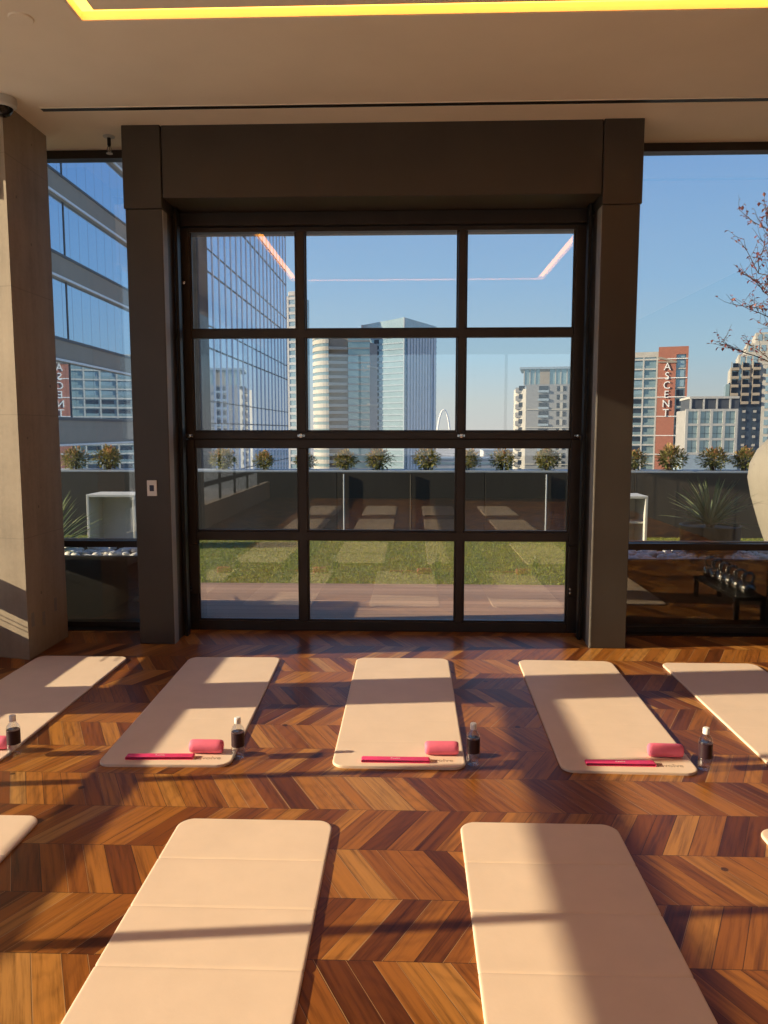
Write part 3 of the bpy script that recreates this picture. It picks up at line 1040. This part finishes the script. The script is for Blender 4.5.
def cabinet(x, label, shelf, w):
    t = thing('open_cabinet', label, 'cabinet', (x, 10.3, -.03), 0, 'white open cabinets on the lawn')
    h, d, k = .755, .50, .035
    MB().box(-w / 2, w / 2, 0, d, h - k, h, .004).build('top_panel', M['whitepaint'], t)
    for s in (-1, 1):
        MB().box(s * w / 2, s * (w / 2 - k), 0, d, 0, h - k, .004).build('side_panel', M['whitepaint'], t)
    MB().box(-w / 2 + k, w / 2 - k, d - k, d, 0, h - k).build('back_panel', M['whitepaint'], t)
    MB().box(-w / 2 + k, w / 2 - k, .02, d - k, 0, k).build('bottom_panel', M['whitepaint'], t)
    if shelf:
        MB().box(-w / 2 + k, w / 2 - k, .06, d - k, .38, .405).build('shelf', M['whitepaint'], t)
    return t


cabinet(-4.09, 'white open-fronted cabinet on the terrace seen in the left window', False, .67)
cabinet(2.82, 'white open-fronted cabinet with shelf beside the right portal column', True, .67)

# egg-shaped planter with bare red-leaved tree
ep = thing('egg_planter', 'tall cream egg-shaped stone planter at the right edge', 'planter', (4.40, 8.7, -.06))
MB().lathe([(.24, 0), (.27, .02), (.36, .30), (.47, .62), (.56, .92), (.60, 1.12), (.585, 1.28), (.52, 1.43), (.42, 1.55), (.35, 1.60), (.31, 1.60), (.36, 1.53), (.02, 1.50)], 56).build('body', M['vase'], ep, True)

tr = thing('ornamental_tree', 'sparse bare tree with red leaves at the top right, growing from the egg planter', 'tree', (4.58, 8.7, 1.44))
tb, tbr, tlf = MB(), MB(), MB()
rt = random.Random(11)
tb.tube([(0, 0, 0), (.02, 0, .4), (-.03, .02, 1.1), (.0, 0, 2.1)], [.04, .034, .028, .014], 10)
tips = []


def grow(p, d, L, r, depth):
    pts = [Vector(p)]
    q = Vector(p)
    for i in range(4):
        d = (d + Vector((rt.uniform(-.22, .22), rt.uniform(-.22, .22), rt.uniform(-.10, .16)))).normalized()
        q = q + d * L / 4
        pts.append(q.copy())
    tbr.tube(pts, [r, r * .85, r * .7, r * .6, r * .45], 5)
    for i in range(1, 5):
        if depth < 3:
            for k in range(2):
                s = Vector((rt.uniform(-1, 1), rt.uniform(-1, 1), rt.uniform(-.3, .8)))
                if rt.random() < .92:
                    grow(pts[i], (d * .55 + s * .75).normalized(), L * .5, r * .5, depth + 1)
        if depth >= 2:
            tips.append(pts[i])


for k in range(20):
    a = 2.4 * k + .3
    grow((0, 0, .55 + .078 * k), Vector((math.cos(a), math.sin(a), 0.65)), .85, .011, 1)
for p in tips:
    if rt.random() < .62:
        d = Vector((rt.uniform(-1, 1), rt.uniform(-1, 1), rt.uniform(-1, .4))).normalized()
        L = rt.uniform(.03, .055)
        tlf.strip([p, p + d * L * .5, p + d * L], [L * .1, L * .36, L * .03])
tb.build('trunk', M['bark'], tr, True); tbr.build('branches', M['bark'], tr); tlf.build('leaves', M['redleaf'], tr)

# ------------------------------------------------------------------ the two neighbours along the left side
GZ = -45.0
A = thing('banded_building', 'neighbouring building with blue glass bands and grey concrete bands in the left window', 'building', (-10, 15, 0), 0.02)
MB().box(-18, -.45, 0, 17, GZ, 14.5).build('core', M['granite'], A)
bands = [(-4.0, -1.2), (1.12, 1.98), (3.58, 4.28), (5.96, 6.70), (8.28, 8.98), (10.7, 11.4), (13.0, 14.6)]
for z0, z1 in bands:
    f = MB().box(-.4, 0, 0, 17, z0, z1, .02).build('concrete_band', M['a_conc'], A)
    MB().box(-.02, .03, 0, 17, z1 - .10, z1 - .03).build('drip_shadow_strip', M['joint'], f)  # dark strip stands in for the drip shadow line
    MB().box(-.02, .035, 0, 17, z0 + .01, z0 + .07).build('sill_strip', M['mull'], f)
for (a0, a1), (b0, b1) in zip(bands, bands[1:]):
    g = MB().box(-.30, -.12, 0.05, 16.95, a1, b0).build('glass_band', M['a_glass'], A)
    for yj in (8.15,):
        MB().box(-.12, -.10, yj - .03, yj + .03, a1, b0).build('joint_bar', M['joint'], g)

B = thing('glass_tower', 'tall dark blue glass tower with thin white vertical lines behind the left door bay', 'building', (-10, 36.2, 0))
MB().box(-20, -.5, .2, 26.2, GZ, 48).build('core', M['granite'], B)
MB().box(-6, 0.1, 0, 1.85, GZ, 48.2, .03).build('corner_pier', M['granite'], B)
MB().box(-.4, 0, 1.9, 26.3, GZ, 48).build('curtain_wall', M['b_glass'], B)
for k in range(18):
    MB().box(0.0, .05, 3.1 + k * 1.36, 3.1 + k * 1.36 + .045, GZ, 48).build('mullion', M['mull'], B)
for k in range(-4, 13):
    MB().box(0.0, .03, 1.9, 26.3, 1.9 + k * 3.7, 1.97 + k * 3.7).build('floor_line', M['joint'], B)
    MB().box(0.0, .03, 1.9, 26.3, 3.0 + k * 3.7, 3.05 + k * 3.7).build('floor_line', M['joint'], B)

# ------------------------------------------------------------------ the towers across the city
ST = thing('slender_tower', 'slender far white tower just right of the blue glass tower', 'building', (-52.6 * 1.27, 330 * 1.27, -1.6 * .27), math.radians(-20))
ST.scale = (1.27, 1.27, 1.27)
MB().box(.3, 4.4, .3, 12, GZ, 57.5).build('core', M['far_glass2'], ST)
MB().box(0, .9, 0, 1, GZ, 57.5).build('corner_fin', M['haze'], ST); MB().box(3.9, 4.8, 0, 1, GZ, 57.5).build('corner_fin', M['haze'], ST)
for k in range(27):
    MB().box(.85, 4.0, 0.05, 1, -22 + k * 3.0, -20.9 + k * 3.0).build('floor_slab', M['haze'], ST)
MB().box(.6, 4.2, 0.1, 6, 57.5, 59.5, .3).build('crown', M['haze'], ST)

RT = thing('curved_tower', 'cream tower with curved balcony front left of the green glass tower', 'building', (-43.4, 330, 0))
# footprint in local metres, near face towards -y
arc = [(10.2 - 10.2 * math.cos(a * PI / 2 / 10) if a < 10 else 10.2, 13 - 13 * math.sin(a * PI / 2 / 10)) for a in range(11)]
arc = [(8.4 - 8.4 * math.cos(a * PI / 20), 14 - 14 * math.sin(a * PI / 20)) for a in range(11)]
foot_cream = arc + [(8.4, 30), (0, 30)]
inner = [(x * .97 + .22, y + .25) for x, y in arc] + [(8.35, 29), (.25, 29)]
MB().prism(inner, GZ, 40.6).build('curved_glazing', M['far_glass'], RT)
for k in range(-8, 14):
    MB().prism(foot_cream, k * 3 - .85, k * 3 + .85).build('curved_band', M['cream'], RT)
MB().prism(foot_cream, 40.4, 42.2).build('cornice', M['cream'], RT)
MB().box(8.4, 16.6, 1.4, 30, GZ, 41.6).build('balcony_bay', M['creamdark'], RT)
for k in range(-8, 13):
    b = MB().prism([(8.4, -1.2), (16.4, .8), (16.4, 3), (8.4, 3)], k * 3 - .55, k * 3 + .65)
    b.build('balcony', M['cream'], RT)
MB().box(16.6, 25.8, .6, 28, GZ, 40.5).build('glass_bay', M['far_glass'], RT)
for k in range(-8, 14):
    MB().box(16.5, 25.9, .35, 2, k * 3 - .28, k * 3 + .28).build('glass_bay_slab', M['far_grey'], RT)
MB().prism([(25.8, .6), (28.6, 10), (26, 11), (25.0, 2)], GZ, 38.5).build('side_wall', M['far_grey'], RT)
for z in (28, 12, -2):
    MB().prism([(24.6, 0.2), (26.0, 0.2), (28.9, 9.9), (27.5, 10)], z, z + .8).build('side_ledge', M['cream'], RT)

GT = thing('green_glass_tower', 'tall pale green glass tower with slanted top in the middle bay', 'building', (-27.1, 430, 0), math.radians(-35))
W1, W2 = 28.5, 31.0
MB().box(.3, W1, .3, W2, GZ, 55).build('core', M['far_glass2'], GT)
# slanted crown rising to the front corner
b = MB()
cr = [(0, 0, 54.9), (W1, 0, 54.9), (W1, W2, 54.9), (0, W2, 54.9), (0, 0, 58.8), (W1, 0, 60.6), (W1, W2, 59.0), (0, W2, 58.0)]
vs = [b.bm.verts.new(v) for v in cr]
for f in ((0, 1, 2, 3), (4, 5, 6, 7), (0, 1, 5, 4), (1, 2, 6, 5), (2, 3, 7, 6), (3, 0, 4, 7)):
    b.bm.faces.new([vs[i] for i in f])
b.build('crown', M['far_glass2'], GT)
for k in range(-9, 18):
    z = k * 3.15
    MB().box(0, W1 + .2, 0, W2, z, z + .75).build('floor_slab', M['far_slab'], GT)
for k in range(-9, 18):
    z = k * 3.15
    MB().box(8.5, 11.2, -.25, .3, z + .9, z + 2.9).build('balcony_recess', M['far_dark'], GT)
for k in range(10):
    MB().box(W1 + .1, W1 + .55, 2.6 + k * 2.8, 4.5 + k * 2.8, GZ, 54.5).build('grid_pier', M['palepier'], GT)
MB().box(W1 - .4, W1 + .4, -.4, .4, GZ, 60.6).build('corner_fin', M['far_slab'], GT)
MB().box(-.3, .4, -.3, .4, GZ, 58.9).build('corner_fin', M['far_slab'], GT)

# grey apartment block
GA = thing('grey_apartment_block', 'grey brick apartment block with glazed penthouse in the right door bay', 'building', (38.2, 260, 0), math.radians(-10))
WG = 26
MB().box(0, WG, 0, 20, GZ, 16.6).build('wall', M['greybrick'], GA)
MB().prism([(0, 0), (0, 18), (-3.4, 18), (-4.3, 7), (-3.2, 1.6)], GZ, 15.2).build('chamfered_bay', M['cream'], GA)
for k in range(-5, 6):
    z = k * 2.75
    MB().box(-3.5, -.4, -.3 + 1.0, 2.2, z + .3, z + 1.9).build('bay_balcony', M['far_grey'], GA)
    MB().box(-2.4, -.5, .55, 1.6, z + 1.0, z + 2.5).build('bay_window', M['far_dark'], GA)
    MB().box(4.2, 7.2, -.12, .1, z + .5, z + 2.3).build('balcony_window', M['far_dark'], GA)
    MB().box(4.0, 7.4, -.5, .1, z + .2, z + .95).build('balcony', M['far_slab'], GA)
    for x in (10.0, 12.0, 17.0, 19.5, 22.0):
        MB().box(x, x + 1.0, -.10, .1, z + .6, z + 2.2).build('window', M['far_dark'], GA)
    MB().box(11.05, 11.95, -.08, .1, z + .4, z + 2.4).build('window_spandrel', M['cream'], GA)
for z in (8.2, 2.2, -10.0):
    MB().box(-.05, WG, -.22, .1, z, z + .35).build('string_course', M['cream'], GA)
MB().box(-.8, WG, .8, 18, 16.6, 21.6).build('penthouse_glazing', M['far_glass'], GA)
MB().box(4.4, 7.6, .5, 3, 16.6, 21.6).build('penthouse_panel', M['creamdark'], GA)
for x in (-.9, 1.0, 2.7, 9.3, 11, 13, 15):
    MB().box(x, x + .3, .6, 1.0, 16.6, 21.6).build('penthouse_post', M['cream'], GA)
MB().box(-2.2, WG, -.2, 19, 21.6, 22.3).build('penthouse_roof', M['far_slab'], GA)

# red brick tower with the vertical sign
AS = thing('brick_tower', 'red brick tower with vertical white lettering ASCENT in the right window', 'building', (61.2, 230, 0), math.radians(-19))
AS.scale = (.965, 1, 1)
MB().box(-8, 18.6, .6, 12, GZ, 23.4).build('core', M['far_glass'], AS)
MB().box(10.6, 18.9, -.2, 12, 23.0, 25.2).build('brick_parapet', M['redbrick'], AS)
MB().box(10.6, 15.6, -.2, 3, GZ, 23.0).build('brick_shaft', M['redbrick'], AS)
MB().box(18.3, 18.9, -.1, 12, GZ, 23.0).build('brick_side', M['redbrick'], AS)
b = MB()
pts = [(10.5, 21.9), (10.5, 22.4), (11.6, 22.3), (15.8, 21.0), (15.8, 20.6), (10.5, 20.8), (10.5, 21.1), (14.2, 21.1)]
f0 = [b.bm.verts.new((x, -.55, z)) for x, z in pts]; f1 = [b.bm.verts.new((x, -.1, z)) for x, z in pts]
b.bm.faces.new(f0); b.bm.faces.new(f1[::-1])
for i in range(len(pts)):
    j = (i + 1) % len(pts)
    b.bm.faces.new((f0[i], f0[j], f1[j], f1[i]))
b.build('brick_gable', M['creamdark'], AS)
MB().box(-8, 10.6, -.1, 12, 22.4, 23.9).build('roof_band', M['cream'], AS)
for k in range(-7, 9):
    z = k * 2.72
    if z > 22: continue
    MB().box(-8, 10.55, .0, .9, z - .22, z + .22).build('floor_slab', M['whiteframe'], AS)
    MB().box(-8, 10.5, .15, .25, z + .22, z + 1.0).build('balcony_rail', M['far_glass'], AS)
    for x in (-3.2, 1.6, 6.2):
        MB().box(x - 3.6, x + .2, .45, .62, z + .4, z + 2.2).build('window', M['far_dark'] if k < 4 else M['far_glass2'], AS)
    MB().box(15.6, 18.3, .1, .9, z - .14, z + .14).build('slot_slab', M['whiteframe'], AS)
    MB().box(15.9, 17.9, .35, .62, z + .4, z + 2.2).build('slot_window', M['far_dark'] if k < 5 else M['far_glass2'], AS)
for x in (-3.0, 1.9, 6.5, 10.3):
    MB().box(x - .22, x + .22, -.05, .9, GZ, 22.4).build('pier', M['whiteframe'], AS)
for z in (21.7, 16.3, 10.9, 5.4, -.1, -5.5):
    MB().box(10.5, 18.8, -.32, -.15, z, z + .22).build('stone_course', M['letter'], AS)
for i, ch in enumerate('ASCENT'):
    me = text_mesh(ch, 3.0, .12, M['letter'], 'sign_letter')
    o = put('sign_letter', me, AS, (13.2, -.42, 19.5 - i * 2.62))
    o.rotation_euler = (PI / 2, 0, 0)

# white framed mid-rise
MR = thing('white_framed_building', 'low white-framed office building right of the red brick tower', 'building', (84.3 * .72, 240 * .72, 1.6 * .28), math.radians(-10))
MR.scale = (.72, .72, .72)
MB().box(0, 15, .5, 20, GZ * 1.42, 7.6).build('core', M['far_grey'], MR)
for i in range(5):
    MB().box(i * 3.55 - .38, i * 3.55 + .38, 0, .8, -6.2, 7.9).build('frame_pier', M['whiteframe'], MR)
for z in (7.6, 3.2, -1.2, -5.6):
    MB().box(-.4, 14.6, .05, .75, z - .35, z + .35).build('frame_beam', M['whiteframe'], MR)
for i in range(5):
    if i == 4: break
    for z in (-5.25, -.85, 3.55):
        w = MB().box(i * 3.55 + .38, i * 3.55 + 3.17, .35, .55, z, z + 3.7).build('window', M['far_glass'], MR)
        MB().box(i * 3.55 + 1.68, i * 3.55 + 1.80, .28, .36, z, z + 3.7).build('window_bar', M['far_dark'], w)
        MB().box(i * 3.55 + .38, i * 3.55 + 3.17, .27, .36, z + 1.3, z + 1.42).build('window_bar', M['far_dark'], w)
MB().box(-.8, 15, .1, 20, GZ * 1.42, -5.95).build('base_storey', M['far_slab'], MR)
MB().box(1.2, 15, 1.6, 20, 7.6, 11.2).build('upper_storey', M['joint'], MR)
for i in range(4):
    MB().box(1.0 + i * 3.75, 1.5 + i * 3.75, 1.3, 2.0, 7.6, 11.6).build('upper_pier', M['whiteframe'], MR)
MB().box(.8, 15, 1.2, 20, 11.1, 11.8).build('roof_edge', M['whiteframe'], MR)

# cream tower at the right edge
CT = thing('cream_tower', 'cream high-rise with dark blue glass and stacked balconies at the right edge', 'building', (104.5, 260, 0), math.radians(-20))
MB().box(0, 24, .8, 24, GZ, 17).build('core', M['far_blue'], CT)
MB().box(-.9, .3, .4, 22, GZ, 16.6).build('left_corner', M['far_glass'], CT)
steps = [(0.3, 17.0, 22.0), (2.6, 22.0, 26.2), (4.8, 26.2, 29.6), (7.4, 29.6, 33)]
for x0, z0, z1 in steps:
    c = MB().box(x0, 24, 1.0, 23, z0, z1).build('stepped_crown', M['cream'], CT)
    for i in range(3):
        MB().box(x0 + .6 + i * 1.9, x0 + 1.9 + i * 1.9, .9, 1.2, z0 + .8, z1 - .6).build('crown_window', M['far_glass2'], c)
for k in range(-5, 9):
    z = k * 2.75 - 1.0
    for j, x in enumerate((1.8, 5.0, 8.2)):
        up = k >= 4
        m_ = M['creamdark'] if up else M['far_grey']
        bal = MB().box(x - (1.1 if up else .45), x + (1.1 if up else .45), -.6 if up else .2, 1.0, z, z + (.9 if up else .8)).build('balcony', m_, CT)
        MB().box(x - .8, x + .8, .7, .82, z + 1.0, z + 2.4).build('balcony_door', M['far_dark'], bal)
        if up:
            MB().box(x - 1.25, x - 1.05, -.4, 1.0, z, z + 2.75).build('balcony_fin', M['creamdark'], bal)
MB().box(10.0, 24, .2, 23, GZ, 19).build('right_wing', M['cream'], CT)
for k in range(-5, 8):
    for x in (10.9, 12.9, 14.9):
        MB().box(x, x + 1.3, .05, .3, k * 2.75 + .4, k * 2.75 + 2.2).build('wing_window', M['far_glass2'], CT)

# far low city
g = MB().box(-2500, 2500, 60, 4500, GZ - 2, GZ)
g.build('city_ground', M['ground'], kind='structure')
for i, (x, y, w, d, z, lab) in enumerate(((40, 620, 60, 40, -22, 'low pale block beyond the parapet right of the green glass tower'),
                                          (120, 800, 90, 40, -20, 'long low pale block beyond the parapet left of the grey apartments'),
                                          (-10, 900, 50, 40, -14, 'low pale block far beyond the parapet behind the green glass tower'),
                                          (-115, 500, 60, 40, -16, 'low pale block beyond the parapet behind the slender white tower'))):
    t = thing('low_building', lab, 'building', (x, y, GZ), 0, 'low far blocks of the city')
    h = z - GZ
    MB().box(-w / 2, w / 2, 0, d, 0, h).build('walls', M['haze'], t)
    for k in range(4):
        MB().box(-w / 2 + 2, w / 2 - 2, -.3, .1, h - 4 - k * 5, h - 2 - k * 5).build('window_band', M['far_glass2'], t)
    MB().box(-w / 2 - .5, w / 2 + .5, -.5, d, h, h + 1).build('roof_edge', M['far_slab'], t)
br = MB()
br.tube([(17 * math.cos(PI - PI * k / 20), 0, 95 * math.sin(PI * k / 20)) for k in range(21)], 2.4, 8)
o = br.build('arch_tower', M['letter'], None, True, (80, 1900, GZ))
tag(o, 'faint white arch far behind, right of the green glass tower', 'arch')
